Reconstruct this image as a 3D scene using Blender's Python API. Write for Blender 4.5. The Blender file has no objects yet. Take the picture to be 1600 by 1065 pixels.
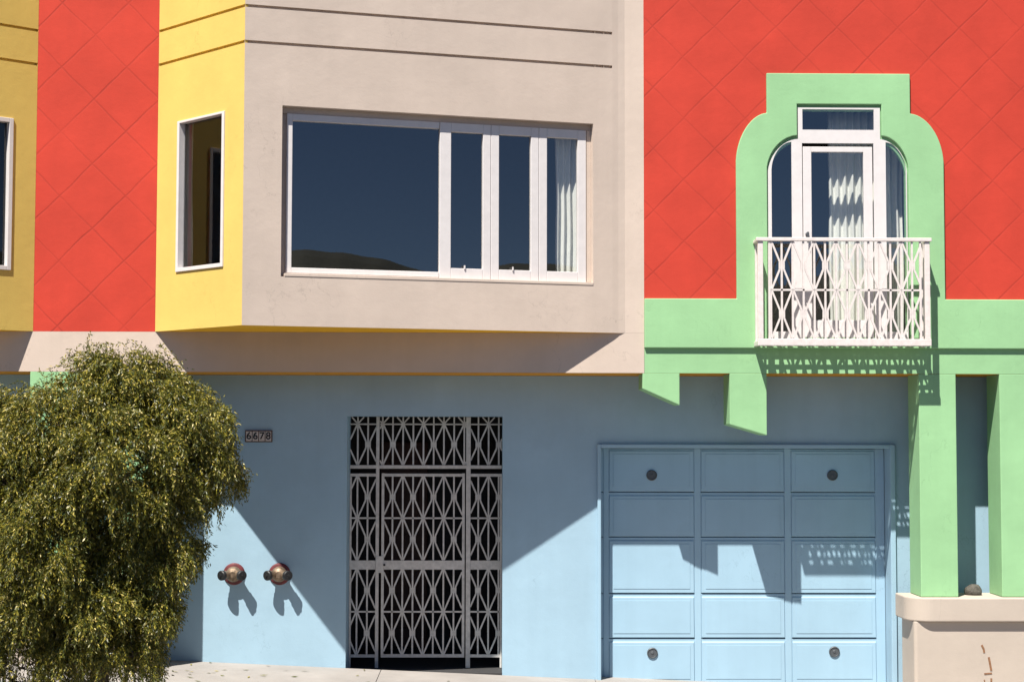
import bpy, bmesh, math, random
from mathutils import Vector, Matrix, noise

sc = bpy.context.scene
R = math.radians
random.seed(7)

# ------------------------------------------------------------------ camera
FPX, W0, H0 = 2618.0, 1600.0, 1065.0
PITCH = math.atan(146.0 / FPX)
YAW = R(1.0)
ROLL = 0.002
CAM = Vector((0.0, -14.0, 2.05))
fwd = Vector((math.sin(YAW) * math.cos(PITCH), math.cos(YAW) * math.cos(PITCH), math.sin(PITCH)))
rgt = Vector((math.cos(YAW), -math.sin(YAW), 0))
up = rgt.cross(fwd)
rgt, up = (rgt * math.cos(ROLL) + up * math.sin(ROLL)), (up * math.cos(ROLL) - rgt * math.sin(ROLL))
cd = bpy.data.cameras.new('camera')
cam = bpy.data.objects.new('camera', cd)
sc.collection.objects.link(cam)
cd.sensor_width = 36
cd.lens = FPX / W0 * 36
cd.clip_end = 2000
cam.matrix_world = Matrix(((rgt.x, up.x, -fwd.x, CAM.x), (rgt.y, up.y, -fwd.y, CAM.y), (rgt.z, up.z, -fwd.z, CAM.z), (0, 0, 0, 1)))
sc.camera = cam

# ------------------------------------------------------------------ light
SUN_TRAVEL = Vector((0.56, 1.0, -1.96)).normalized()
to_sun = -SUN_TRAVEL
elev = math.asin(to_sun.z)
w = bpy.data.worlds.new('World')
sc.world = w
w.use_nodes = True
nt = w.node_tree
sky = nt.nodes.new('ShaderNodeTexSky')
sky.sky_type = 'NISHITA'
sky.sun_disc = False
sky.sun_elevation = elev
sky.sun_rotation = math.atan2(to_sun.x, to_sun.y)
sky.air_density = 0.5
sky.dust_density = 0.0
sky.ozone_density = 3.0
bg = nt.nodes['Background']
bg.inputs['Strength'].default_value = 0.06
nt.links.new(sky.outputs[0], bg.inputs[0])
sd = bpy.data.lights.new('sun', 'SUN')
sd.energy = 5.0
sd.angle = R(0.5)
sd.color = (1.0, 0.95, 0.87)
so = bpy.data.objects.new('sun', sd)
sc.collection.objects.link(so)
so.rotation_euler = SUN_TRAVEL.to_track_quat('-Z', 'Y').to_euler()
so.location = (-8, -20, 25)
sc.view_settings.view_transform = 'Standard'
sc.view_settings.look = 'None'
sc.view_settings.gamma = 1
sc.view_settings.exposure = 0.84

# ------------------------------------------------------------------ materials
def nmat(name):
    m = bpy.data.materials.new(name)
    m.use_nodes = True
    t = m.node_tree
    return m, t, t.nodes['Principled BSDF']

def lk(t, a, b):
    t.links.new(a, b)

def math_node(t, op, a, b=None, c=None):
    n = t.nodes.new('ShaderNodeMath')
    n.operation = op
    for i, v in enumerate((a, b, c)):
        if v is None:
            continue
        if isinstance(v, (int, float)):
            n.inputs[i].default_value = v
        else:
            lk(t, v, n.inputs[i])
    return n.outputs[0]

def ramp(t, fac, p0, p1, c0=(0, 0, 0, 1), c1=(1, 1, 1, 1)):
    r = t.nodes.new('ShaderNodeValToRGB')
    r.color_ramp.elements[0].position = p0
    r.color_ramp.elements[1].position = p1
    r.color_ramp.elements[0].color = c0
    r.color_ramp.elements[1].color = c1
    lk(t, fac, r.inputs[0])
    return r.outputs[0]

def mixc(t, fac, a, b, mode='MIX'):
    n = t.nodes.new('ShaderNodeMix')
    n.data_type = 'RGBA'
    n.blend_type = mode
    for sock, v in ((n.inputs[0], fac), (n.inputs[6], a), (n.inputs[7], b)):
        if isinstance(v, (int, float)):
            sock.default_value = v
        elif isinstance(v, tuple):
            sock.default_value = v if len(v) == 4 else (*v, 1)
        else:
            lk(t, v, sock)
    return n.outputs[2]

def tex_noise(t, vec, scale, detail=4, rough=0.55):
    n = t.nodes.new('ShaderNodeTexNoise')
    n.inputs['Scale'].default_value = scale
    n.inputs['Detail'].default_value = detail
    n.inputs['Roughness'].default_value = rough
    lk(t, vec, n.inputs['Vector'])
    return n.outputs['Fac']

def mapped(t, vec, scale):
    n = t.nodes.new('ShaderNodeMapping')
    n.inputs['Scale'].default_value = scale
    lk(t, vec, n.inputs['Vector'])
    return n.outputs[0]

def stucco(name, col, var=0.10, streak=0.08, bump=0.17, rough=0.75, diamonds=False, grime=0.0, faint=1.0, crack=0.45):
    m, t, b = nmat(name)
    geo = t.nodes.new('ShaderNodeNewGeometry')
    pos = geo.outputs['Position']
    big = ramp(t, tex_noise(t, pos, 1.7, 5, 0.6), 0.3, 0.7)
    mid = ramp(t, tex_noise(t, mapped(t, pos, (1, 1, 1.3)), 6.0, 4, 0.65), 0.3, 0.72)
    st = ramp(t, tex_noise(t, mapped(t, pos, (9, 9, 0.5)), 1.0, 3, 0.6), 0.45, 0.8)
    dark = tuple(c * (1 - var * 1.4) for c in col)
    lite = tuple(min(1, c * (1 + var * 0.5)) for c in col)
    c = mixc(t, big, dark, lite)
    c = mixc(t, math_node(t, 'MULTIPLY', mid, 0.35), c, tuple(min(1, x * (1 - var * 0.9)) for x in col))
    if streak:
        c = mixc(t, math_node(t, 'MULTIPLY', st, streak), c, tuple(x * 0.6 for x in col))
    if grime:
        g = ramp(t, tex_noise(t, pos, 3.2, 6, 0.7), 0.58, 0.75)
        c = mixc(t, math_node(t, 'MULTIPLY', g, grime), c, tuple(x * 0.55 + 0.02 for x in col))
    # hairline cracks, only in places
    cr = math_node(t, 'ABSOLUTE', math_node(t, 'SUBTRACT', tex_noise(t, mapped(t, pos, (1.0, 1.0, 0.7)), 2.3, 7, 0.55), 0.5))
    crl = ramp(t, cr, 0.0, 0.0035, (1, 1, 1, 1), (0, 0, 0, 1))
    where = ramp(t, tex_noise(t, pos, 0.9, 3), 0.54, 0.66)
    c = mixc(t, math_node(t, 'MULTIPLY', math_node(t, 'MULTIPLY', crl, where), crack), c, tuple(x * 0.5 for x in col))
    fine = tex_noise(t, pos, 90, 3, 0.6)
    trow = tex_noise(t, mapped(t, pos, (1, 1, 1.15)), 8, 4, 0.6)
    h = math_node(t, 'ADD', math_node(t, 'MULTIPLY', fine, 0.25), math_node(t, 'MULTIPLY', trow, 1.0))
    if diamonds:
        sep = t.nodes.new('ShaderNodeSeparateXYZ')
        lk(t, pos, sep.inputs[0])
        wob = math_node(t, 'MULTIPLY', math_node(t, 'SUBTRACT', tex_noise(t, pos, 2.5, 2), 0.5), 0.05)
        per = diamonds[0]
        tot = None
        for sgn, off in ((1, diamonds[1]), (-1, diamonds[2])):
            a = math_node(t, 'MULTIPLY', sep.outputs['Z'], sgn)
            s = math_node(t, 'ADD', math_node(t, 'ADD', sep.outputs['X'], a), math_node(t, 'ADD', wob, off + 40 * per))
            mm = math_node(t, 'MODULO', s, per)
            dist = math_node(t, 'ABSOLUTE', math_node(t, 'SUBTRACT', mm, per / 2))
            line = t.nodes.new('ShaderNodeMapRange')
            line.interpolation_type = 'SMOOTHSTEP'
            line.inputs['From Min'].default_value = 0.004
            line.inputs['From Max'].default_value = 0.015
            line.inputs['To Min'].default_value = 1
            line.inputs['To Max'].default_value = 0
            lk(t, dist, line.inputs['Value'])
            l = math_node(t, 'MULTIPLY', line.outputs[0], 0.55 if sgn < 0 else 0.38)
            tot = l if tot is None else math_node(t, 'MAXIMUM', tot, l)
        # scored joints are deeper in places and filled with old paint elsewhere
        fade = ramp(t, tex_noise(t, pos, 2.1, 3), 0.34, 0.66, (0.3, 0.3, 0.3, 1), (1, 1, 1, 1))
        tot = math_node(t, 'MULTIPLY', tot, fade)
        c = mixc(t, math_node(t, 'MULTIPLY', tot, 0.9 * faint), c, (col[0] * 0.42, col[1] * 0.5, col[2] * 0.6))
        h = math_node(t, 'SUBTRACT', h, math_node(t, 'MULTIPLY', tot, 1.6 * faint))
    bp = t.nodes.new('ShaderNodeBump')
    bp.inputs['Strength'].default_value = bump
    bp.inputs['Distance'].default_value = 0.012
    lk(t, h, bp.inputs['Height'])
    lk(t, bp.outputs[0], b.inputs['Normal'])
    lk(t, c, b.inputs['Base Color'])
    b.inputs['Roughness'].default_value = rough
    b.inputs['Specular IOR Level'].default_value = 0.25
    return m

def plain(name, col, rough=0.5, metal=0.0, var=0.08, scale=14, bump=0.0):
    m, t, b = nmat(name)
    geo = t.nodes.new('ShaderNodeNewGeometry')
    f = ramp(t, tex_noise(t, geo.outputs['Position'], scale, 4, 0.6), 0.3, 0.7)
    lk(t, mixc(t, f, tuple(c * (1 - var) for c in col), tuple(min(1, c * (1 + var * 0.6)) for c in col)), b.inputs['Base Color'])
    b.inputs['Roughness'].default_value = rough
    b.inputs['Metallic'].default_value = metal
    if bump:
        bp = t.nodes.new('ShaderNodeBump')
        bp.inputs['Strength'].default_value = bump
        bp.inputs['Distance'].default_value = 0.01
        lk(t, tex_noise(t, geo.outputs['Position'], scale * 4, 4), bp.inputs['Height'])
        lk(t, bp.outputs[0], b.inputs['Normal'])
    return m

def glass(name, tint=(0.92, 0.94, 0.94), f0=0.168):
    m = bpy.data.materials.new(name)
    m.use_nodes = True
    t = m.node_tree
    t.nodes.clear()
    out = t.nodes.new('ShaderNodeOutputMaterial')
    gl = t.nodes.new('ShaderNodeBsdfGlossy')
    gl.inputs['Roughness'].default_value = 0.0
    tr = t.nodes.new('ShaderNodeBsdfTransparent')
    tr.inputs[0].default_value = (*tint, 1)
    geo = t.nodes.new('ShaderNodeNewGeometry')
    bp = t.nodes.new('ShaderNodeBump')
    bp.inputs['Strength'].default_value = 0.02
    bp.inputs['Distance'].default_value = 0.004
    lk(t, tex_noise(t, geo.outputs['Position'], 2.0, 2), bp.inputs['Height'])
    lk(t, bp.outputs[0], gl.inputs['Normal'])
    mx = t.nodes.new('ShaderNodeMixShader')
    # Schlick on |N.I|: the same from both sides of the thin pane
    dt = t.nodes.new('ShaderNodeVectorMath')
    dt.operation = 'DOT_PRODUCT'
    lk(t, geo.outputs['Normal'], dt.inputs[0])
    lk(t, geo.outputs['Incoming'], dt.inputs[1])
    c1 = math_node(t, 'SUBTRACT', 1.0, math_node(t, 'ABSOLUTE', dt.outputs['Value']))
    fr = math_node(t, 'ADD', math_node(t, 'MULTIPLY', math_node(t, 'POWER', c1, 5.0), 1 - f0), f0)
    lk(t, fr, mx.inputs[0])
    lk(t, tr.outputs[0], mx.inputs[1])
    lk(t, gl.outputs[0], mx.inputs[2])
    lk(t, mx.outputs[0], out.inputs[0])
    return m

M = {}
def off(px, py, per):
    d = fwd + rgt * ((px - W0 / 2) / FPX) - up * ((py - H0 / 2) / FPX)
    q = CAM + d * (-CAM.y / d.y)
    return q.x, q.z
DL = (per0 := 0.545, per0 / 2 - sum(off(153, 60, per0)), per0 / 2 - (off(60, 42, per0)[0] - off(60, 42, per0)[1]))
DR = (per0 := 0.522, per0 / 2 - sum(off(1020, 137, per0)), per0 / 2 - (off(1020, 137, per0)[0] - off(1020, 137, per0)[1]))
M['red'] = stucco('red_scored_stucco', (0.56, 0.051, 0.030), grime=0.10, var=0.14, streak=0.10, diamonds=DL)
M['red_right'] = stucco('red_scored_stucco_right', (0.56, 0.051, 0.030), grime=0.10, var=0.14, streak=0.10, diamonds=DR, faint=0.85)
M['beige'] = stucco('beige_stucco', (0.60, 0.495, 0.42), var=0.08, streak=0.10, grime=0.05)
M['yellow'] = stucco('yellow_stucco', (0.72, 0.52, 0.14), var=0.07, streak=0.07)
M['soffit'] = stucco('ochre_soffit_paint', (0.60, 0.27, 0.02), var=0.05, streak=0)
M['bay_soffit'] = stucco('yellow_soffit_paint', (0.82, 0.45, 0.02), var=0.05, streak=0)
M['green'] = stucco('mint_stucco', (0.305, 0.55, 0.285), var=0.10, streak=0.12, grime=0.08)
M['blue'] = stucco('pale_blue_stucco', (0.335, 0.49, 0.60), var=0.08, streak=0.10, grime=0.14)
M['door_blue'] = stucco('pale_blue_door_paint', (0.335, 0.50, 0.62), var=0.06, streak=0.12, bump=0.06, rough=0.5, grime=0.12)
M['peach'] = stucco('peach_stucco', (0.49, 0.42, 0.355), grime=0.10, var=0.07, streak=0.05)
M['white'] = plain('white_frame_paint', (0.70, 0.66, 0.65), rough=0.4, var=0.05)
M['rail'] = plain('white_painted_iron', (0.72, 0.65, 0.62), rough=0.45, var=0.12, scale=25)
M['iron'] = plain('grey_painted_iron', (0.60, 0.57, 0.53), rough=0.5, var=0.2, scale=20)
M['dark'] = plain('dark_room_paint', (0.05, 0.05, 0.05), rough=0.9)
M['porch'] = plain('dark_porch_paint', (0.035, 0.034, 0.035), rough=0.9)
M['redwood'] = plain('red_brown_wood', (0.055, 0.020, 0.014), rough=0.6, var=0.3, scale=6)
M['black'] = plain('black_rubber', (0.012, 0.012, 0.013), rough=0.5)
M['vent'] = plain('dark_vent_metal', (0.09, 0.10, 0.11), rough=0.5, metal=0.3)
M['glass'] = glass('window_glass')
M['side_glass'] = glass('side_window_glass', f0=0.07)
M['curtain'] = plain('cream_curtain_cloth', (0.84, 0.83, 0.77), rough=0.9, var=0.05)
M['fire_red'] = plain('red_enamel', (0.13, 0.022, 0.026), rough=0.6, var=0.4, scale=30)
M['brass'] = plain('weathered_brass', (0.27, 0.20, 0.14), rough=0.55, metal=0.75, var=0.55, scale=30)
M['tile'] = plain('cream_number_tile', (0.58, 0.52, 0.47), rough=0.4)
M['bronze'] = plain('brown_plate', (0.10, 0.06, 0.05), rough=0.5)
M['concrete'] = stucco('pale_concrete', (0.34, 0.315, 0.295), var=0.18, streak=0, bump=0.3, grime=0.35)
M['asphalt'] = stucco('asphalt', (0.055, 0.055, 0.057), var=0.2, streak=0, bump=0.4)
M['stone'] = plain('dark_grey_stone', (0.10, 0.09, 0.075), rough=0.85, var=0.5, scale=30, bump=0.8)
M['stain'] = plain('rust_stain', (0.24, 0.12, 0.06), rough=0.9, var=0.3, scale=40)
M['hill'] = stucco('dark_scrub', (0.075, 0.075, 0.055), var=0.4, streak=0)
M['bark'] = plain('grey_brown_bark', (0.09, 0.07, 0.05), rough=0.9, var=0.4, scale=20, bump=0.6)

def leaf_mat():
    m = bpy.data.materials.new('olive_leaf')
    m.use_nodes = True
    t = m.node_tree
    t.nodes.clear()
    out = t.nodes.new('ShaderNodeOutputMaterial')
    geo = t.nodes.new('ShaderNodeNewGeometry')
    r = t.nodes.new('ShaderNodeValToRGB')
    e = r.color_ramp.elements
    e[0].position, e[0].color = 0.0, (0.036, 0.046, 0.011, 1)
    e[1].position, e[1].color = 1.0, (0.60, 0.47, 0.16, 1)
    for p, c in ((0.4, (0.085, 0.098, 0.014, 1)), (0.74, (0.22, 0.195, 0.020, 1)), (0.92, (0.40, 0.32, 0.040, 1))):
        x = e.new(p)
        x.color = c
    lk(t, geo.outputs['Random Per Island'], r.inputs[0])
    d = t.nodes.new('ShaderNodeBsdfPrincipled')
    d.inputs['Roughness'].default_value = 0.45
    lk(t, r.outputs[0], d.inputs['Base Color'])
    tl = t.nodes.new('ShaderNodeBsdfTranslucent')
    lk(t, mixc(t, 0.5, r.outputs[0], (0.30, 0.30, 0.02)), tl.inputs[0])
    mx = t.nodes.new('ShaderNodeMixShader')
    mx.inputs[0].default_value = 0.15
    lk(t, d.outputs[0], mx.inputs[1])
    lk(t, tl.outputs[0], mx.inputs[2])
    lk(t, mx.outputs[0], out.inputs[0])
    return m
M['leaf'] = leaf_mat()

# ------------------------------------------------------------------ mesh helpers
class Frame:
    """a vertical wall plane: u along it, v = height, w = out of the wall"""
    def __init__(self, a, b):
        self.o = Vector((a[0], a[1], 0))
        d = Vector((b[0] - a[0], b[1] - a[1], 0))
        self.L = d.length
        self.ud = d.normalized()
        self.n = Vector((self.ud.y, -self.ud.x, 0))
    def p(self, u, v, w=0.0):
        return self.o + self.ud * u + self.n * w + Vector((0, 0, v))
    def px(self, px, py, w=0.0):
        """measure: which (u, v) of this wall the photograph shows at a pixel"""
        d = fwd + rgt * ((px - W0 / 2) / FPX) - up * ((py - H0 / 2) / FPX)
        k = ((self.o + self.n * w) - CAM).dot(self.n) / d.dot(self.n)
        q = CAM + d * k - self.o
        return q.dot(self.ud), q.z
    def rect(self, l, t, r, b, w=0.0):
        mx, my = (l + r) / 2, (t + b) / 2
        return (self.px(l, my, w)[0], self.px(r, my, w)[0], self.px(mx, b, w)[1], self.px(mx, t, w)[1])

class MB:
    def __init__(self):
        self.v, self.f = [], []
    def face(self, pts):
        i = len(self.v)
        self.v += [Vector(p) for p in pts]
        self.f.append(tuple(range(i, i + len(pts))))
    def hexa(self, c):
        i = len(self.v)
        self.v += [Vector(p) for p in c]
        for q in ((0, 3, 2, 1), (4, 5, 6, 7), (0, 1, 5, 4), (1, 2, 6, 5), (2, 3, 7, 6), (3, 0, 4, 7)):
            self.f.append(tuple(i + k for k in q))
    def box(self, fr, u0, u1, v0, v1, w0, w1):
        self.hexa([fr.p(u0, v0, w0), fr.p(u1, v0, w0), fr.p(u1, v0, w1), fr.p(u0, v0, w1),
                   fr.p(u0, v1, w0), fr.p(u1, v1, w0), fr.p(u1, v1, w1), fr.p(u0, v1, w1)])
        return self
    def bar(self, p0, p1, a, b, side):
        """square bar from p0 to p1; b thick along 'side', a across"""
        p0, p1 = Vector(p0), Vector(p1)
        d = (p1 - p0).normalized()
        s = Vector(side).normalized()
        c = d.cross(s).normalized()
        s = c.cross(d)
        q = []
        for P in (p0, p1):
            q += [P - c * a / 2 - s * b / 2, P + c * a / 2 - s * b / 2, P + c * a / 2 + s * b / 2, P - c * a / 2 + s * b / 2]
        self.hexa(q)
        return self
    def prism(self, fr, poly, w0, w1, holes=()):
        """outline in (u, v) extruded from w0 (back) to w1 (front), with holes"""
        bm = bmesh.new()
        edges = []
        for lp in (poly, *holes):
            vs = [bm.verts.new((x, y, 0)) for x, y in lp]
            edges += [bm.edges.new((vs[k], vs[(k + 1) % len(vs)])) for k in range(len(vs))]
        bmesh.ops.triangle_fill(bm, use_beauty=True, use_dissolve=False, edges=edges)
        bm.verts.ensure_lookup_table()
        base = len(self.v)
        for wv in (w0, w1):
            for vv in bm.verts:
                self.v.append(fr.p(vv.co.x, vv.co.y, wv))
        n = len(bm.verts)
        bm.verts.index_update()
        for f in bm.faces:
            ids = [vv.index for vv in f.verts]
            self.f.append(tuple(base + k for k in ids))
            self.f.append(tuple(base + n + k for k in ids))
        k = base
        for lp in (poly, *holes):
            m_ = len(lp)
            for j in range(m_):
                a, b = k + j, k + (j + 1) % m_
                self.f.append((a, b, b + n, a + n))
            k += m_
        bm.free()
        return self
    def lathe(self, c, axis, prof, seg=24):
        c, axis = Vector(c), Vector(axis).normalized()
        t1 = axis.orthogonal().normalized()
        t2 = axis.cross(t1)
        base = len(self.v)
        for h, r in prof:
            for k in range(seg):
                a = 2 * math.pi * k / seg
                self.v.append(c + axis * h + (t1 * math.cos(a) + t2 * math.sin(a)) * r)
        for i in range(len(prof) - 1):
            for k in range(seg):
                a, b = base + i * seg + k, base + i * seg + (k + 1) % seg
                self.f.append((a, b, b + seg, a + seg))
        self.f.append(tuple(base + k for k in range(seg)))
        e = base + (len(prof) - 1) * seg
        self.f.append(tuple(e + k for k in range(seg)))
        return self
    def wall(self, fr, u0, u1, v0, v1, holes=(), grooves=(), reveal=0.1):
        """front face on w=0 with rectangular openings (their reveals) and shallow grooves (u0,u1,v0,v1,depth)"""
        us = sorted({u0, u1, *[x for h in holes for x in h[:2]], *[x for g in grooves for x in g[:2]]})
        vs = sorted({v0, v1, *[x for h in holes for x in h[2:4]], *[x for g in grooves for x in g[2:4]]})
        us = [u for u in us if u0 <= u <= u1]
        vs = [v for v in vs if v0 <= v <= v1]
        for i in range(len(us) - 1):
            for j in range(len(vs) - 1):
                cu, cv = (us[i] + us[i + 1]) / 2, (vs[j] + vs[j + 1]) / 2
                if any(h[0] < cu < h[1] and h[2] < cv < h[3] for h in (*holes, *grooves)):
                    continue
                self.face([fr.p(us[i], vs[j]), fr.p(us[i + 1], vs[j]), fr.p(us[i + 1], vs[j + 1]), fr.p(us[i], vs[j + 1])])
        for h in (*holes, *grooves):
            dp = -(h[4] if len(h) > 4 else reveal)
            a, b, c, d = h[:4]
            for (p, q) in (((a, c), (b, c)), ((b, c), (b, d)), ((b, d), (a, d)), ((a, d), (a, c))):
                self.face([fr.p(*p), fr.p(*p, dp), fr.p(*q, dp), fr.p(*q)])
        for g in grooves:
            a, b, c, d, dp = g
            self.face([fr.p(a, c, -dp), fr.p(b, c, -dp), fr.p(b, d, -dp), fr.p(a, d, -dp)])
        return self
    def build(self, name, mat, parent=None, bevel=0.0, smooth=False, fixn=True, seg=2):
        me = bpy.data.meshes.new(name)
        me.from_pydata([tuple(x) for x in self.v], [], self.f)
        me.update()
        if fixn:
            bm = bmesh.new()
            bm.from_mesh(me)
            bmesh.ops.recalc_face_normals(bm, faces=bm.faces)
            bm.to_mesh(me)
            bm.free()
        me.materials.append(mat)
        if smooth:
            for p in me.polygons:
                p.use_smooth = True
        o = bpy.data.objects.new(name, me)
        sc.collection.objects.link(o)
        if parent:
            o.parent = parent
        if bevel:
            b = o.modifiers.new('bevel', 'BEVEL')
            b.width = bevel
            b.segments = seg
            b.limit_method = 'ANGLE'
            b.angle_limit = R(40)
        return o

def tag(o, label=None, cat=None, group=None, kind=None):
    for k, v in (('label', label), ('category', cat), ('group', group), ('kind', kind)):
        if v:
            o[k] = v
    return o

def empty(name, loc, label, cat, group=None):
    o = bpy.data.objects.new(name, None)
    o.empty_display_size = 0.3
    sc.collection.objects.link(o)
    o.location = loc
    return tag(o, label, cat, group)

def arc(p0, p1, ctrl, n=10):
    """quadratic-ish quarter curve between two points bulging to ctrl (elliptic quarter)"""
    out = []
    for i in range(n + 1):
        t = i / n * math.pi / 2
        a, b = 1 - math.sin(t), 1 - math.cos(t)
        out.append((ctrl[0] + (p0[0] - ctrl[0]) * a + (p1[0] - ctrl[0]) * b, ctrl[1] + (p0[1] - ctrl[1]) * a + (p1[1] - ctrl[1]) * b))
    return out

def clip_seg(a, b, u0, u1):
    (x0, y0), (x1, y1) = a, b
    if x0 > x1:
        x0, y0, x1, y1 = x1, y1, x0, y0
    if x1 <= u0 or x0 >= u1:
        return None
    def at(x):
        return y0 + (y1 - y0) * (x - x0) / (x1 - x0) if x1 != x0 else y0
    xa, xb = max(x0, u0), min(x1, u1)
    if x0 == x1:
        return ((x0, y0), (x1, y1))
    return ((xa, at(xa)), (xb, at(xb)))

def lattice(mb, fr, u0, u1, v0, v1, node0, sp, rows, w, bw=0.014, bd=0.014, gap=0.018, hbar=True, flat=0.16):
    """wrought-iron net of tall hexagons: upright bars every sp/2, hexagons centred on the bars node0 + k*sp"""
    k0 = math.floor((u0 - node0) / (sp / 2)) - 2
    k1 = math.ceil((u1 - node0) / (sp / 2)) + 2
    h = (v1 - v0) / rows
    for k in range(k0, k1 + 1):
        u = node0 + k * sp / 2
        if u0 + 0.008 < u < u1 - 0.008:
            mb.bar(fr.p(u, v0, w), fr.p(u, v1, w), bw, bd, fr.n)
        if k % 2 == 0:
            for r in range(rows):
                b, m_, t_ = v0 + r * h, v0 + (r + 0.5) * h, v0 + (r + 1) * h
                for s in (-1, 1):
                    uw = u + s * (sp / 2 - gap)
                    path = [(u + s * 0.004, b), (uw, m_ - h * flat / 2), (uw, m_ + h * flat / 2), (u + s * 0.004, t_)]
                    for a, c in zip(path, path[1:]):
                        q = clip_seg(a, c, u0, u1)
                        if q and not (q[0][0] == q[1][0] and not (u0 < q[0][0] < u1)):
                            mb.bar(fr.p(*q[0], w + 0.004), fr.p(*q[1], w + 0.004), bw, bd * 0.7, fr.n)
        else:
            for r in range(rows):
                m_ = v0 + (r + 0.5) * h
                if u0 < u - gap and u + gap < u1:
                    mb.box(fr, u - gap, u + gap, m_ - 0.022, m_ + 0.022, w - 0.003, w + 0.006)
    if hbar:
        for r in range(1, rows):
            vv = v0 + r * h
            mb.bar(fr.p(u0, vv, w), fr.p(u1, vv, w), bw, bd, (0, 0, 1) if False else fr.n)
    return mb

# ------------------------------------------------------------------ levels and planes
D_WALL, D_DOOR, P_BAY, T_PIER = 0.58, 0.77, 0.88, 0.36
F0 = Frame((0, 0), (1, 0))                       # the overhanging upper front, y = 0
FW = Frame((0, D_WALL), (1, D_WALL))             # the ground-floor wall set back below it
FD = Frame((0, D_DOOR), (1, D_DOOR))             # the garage door, set back again
def X(px, py=560, fr=F0, w=0.0): return fr.px(px, py, w)[0]
def Z(py, px=800, fr=F0, w=0.0): return fr.px(px, py, w)[1]
TOP = 6.9
Z_S = Z(582)                                     # underside of the upper floor
Z_BAND = Z(518, 250)                             # bottom of the bays and of the red panels
SLOPE = -0.045
def ground(x): return -0.02 + SLOPE * (x - X(541, 1043, FW))
g0 = FW.px(541, 1043)[1]
def ground(x): return g0 + SLOPE * (x - FW.px(541, 1043)[0])

# ------------------------------------------------------------------ ground
def sheet(name, mat, x0, x1, y0, y1, dz, nx=1):
    mb = MB()
    for i in range(nx):
        a, b = x0 + (x1 - x0) * i / nx, x0 + (x1 - x0) * (i + 1) / nx
        mb.face([(a, y0, ground(a) + dz), (b, y0, ground(b) + dz), (b, y1, ground(b) + dz), (a, y1, ground(a) + dz)])
    o = mb.build(name, mat, fixn=False)
    return tag(o, kind='structure')
sheet('road', M['asphalt'], -150, 150, -300, 60, -0.16)
mb = MB()
for a, b in ((-9.6, -6.4), (-6.394, -4.55), (-4.544, -2.71), (-2.704, -0.87), (-0.864, 0.97), (0.976, 2.81), (2.816, 4.65), (4.656, 9.6)):
    for c, d in ((-3.3, -3.12), (-3.112, -1.5), (-1.492, D_WALL - 0.001)):
        mb.hexa([(a, c, ground(a) - 0.3), (b, c, ground(b) - 0.3), (b, d, ground(b) - 0.3), (a, d, ground(a) - 0.3),
                 (a, c, ground(a)), (b, c, ground(b)), (b, d, ground(b)), (a, d, ground(a))])
ga, gb = Frame((0, D_WALL), (1, D_WALL)).px(930, 900)[0], Frame((0, D_WALL), (1, D_WALL)).px(1400, 900)[0]
mb.hexa([(ga, D_WALL, ground(ga) - .3), (gb, D_WALL, ground(gb) - .3), (gb, 0.9, ground(gb) - .3), (ga, 0.9, ground(ga) - .3),
         (ga, D_WALL, ground(ga)), (gb, D_WALL, ground(gb)), (gb, 0.9, ground(gb)), (ga, 0.9, ground(ga))])
tag(mb.build('sidewalk', M['concrete']), kind='structure')
# hills beyond the far side of the street: seen only mirrored in the panes
mb = MB()
na, nr = 900, 8
for j in range(nr + 1):
    for i in range(na + 1):
        a = R(-75 + 150 * i / na)
        rr = 190 + 160 * j / nr
        prof = math.sin(math.pi * min(1, j / nr * 0.9 + 0.02)) ** 0.7
        hh = 31 + 6 * noise.noise((a * 7, 0.3, 1)) + 3 * noise.noise((a * 16, 2, j * 0.15)) + 0.8 * noise.noise((a * 45, 5, j * 0.3))
        mb.v.append(Vector((rr * math.sin(a), -14 - rr * math.cos(a), -14 + prof * (hh + 14))))
for j in range(nr):
    for i in range(na):
        q = j * (na + 1) + i
        mb.f.append((q, q + 1, q + na + 2, q + na + 1))
tag(mb.build('hills', M['hill'], fixn=False), kind='structure')

# ------------------------------------------------------------------ the house
house = empty('house', (0, 0, 0), 'colourful stucco house with bay windows, mint door surround and pale blue ground floor', 'house')
def part(mb, name, mat, parent=house, label=None, **k):
    o = mb.build(name, M[mat], parent, **k)
    if label:
        o['label'] = label
    return o

# --- plan of the two bays
xA = X(244, 400)
xB = xA + 0.0
Bx = Frame((0, -P_BAY), (1, -P_BAY)).px(380, 300)[0]
def fp(px, y): return (Frame((0, y), (1, y)).px(px, 300)[0], y)
Kx, Ky = fp(930, -0.072)
flare = [(Kx, Ky), fp(944, -0.050), fp(957, -0.030), fp(966, -0.013), fp(976, 0.0)]
FY = Frame((xA, 0), (Bx, -P_BAY))                # yellow cheek, faces left
FB = Frame((Bx, -P_BAY), (Kx, Ky))            # long beige face, falls back to the right
zb = FB.px(390, 508)[1]
Z_BAND = zb
gz = [FB.px(388, 9)[1], FB.px(388, 65)[1]]

# yellow cheek with its narrow window
yw = FY.rect(277, 182, 350.5, 421)
mb = MB().wall(FY, 0, FY.L, zb, TOP, holes=[yw], grooves=[(0, FY.L, z - 0.012, z + 0.012, 0.03) for z in gz], reveal=0.06)
part(mb, 'bay_wall', 'yellow', label='sunlit yellow cheek of the bay')

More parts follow.
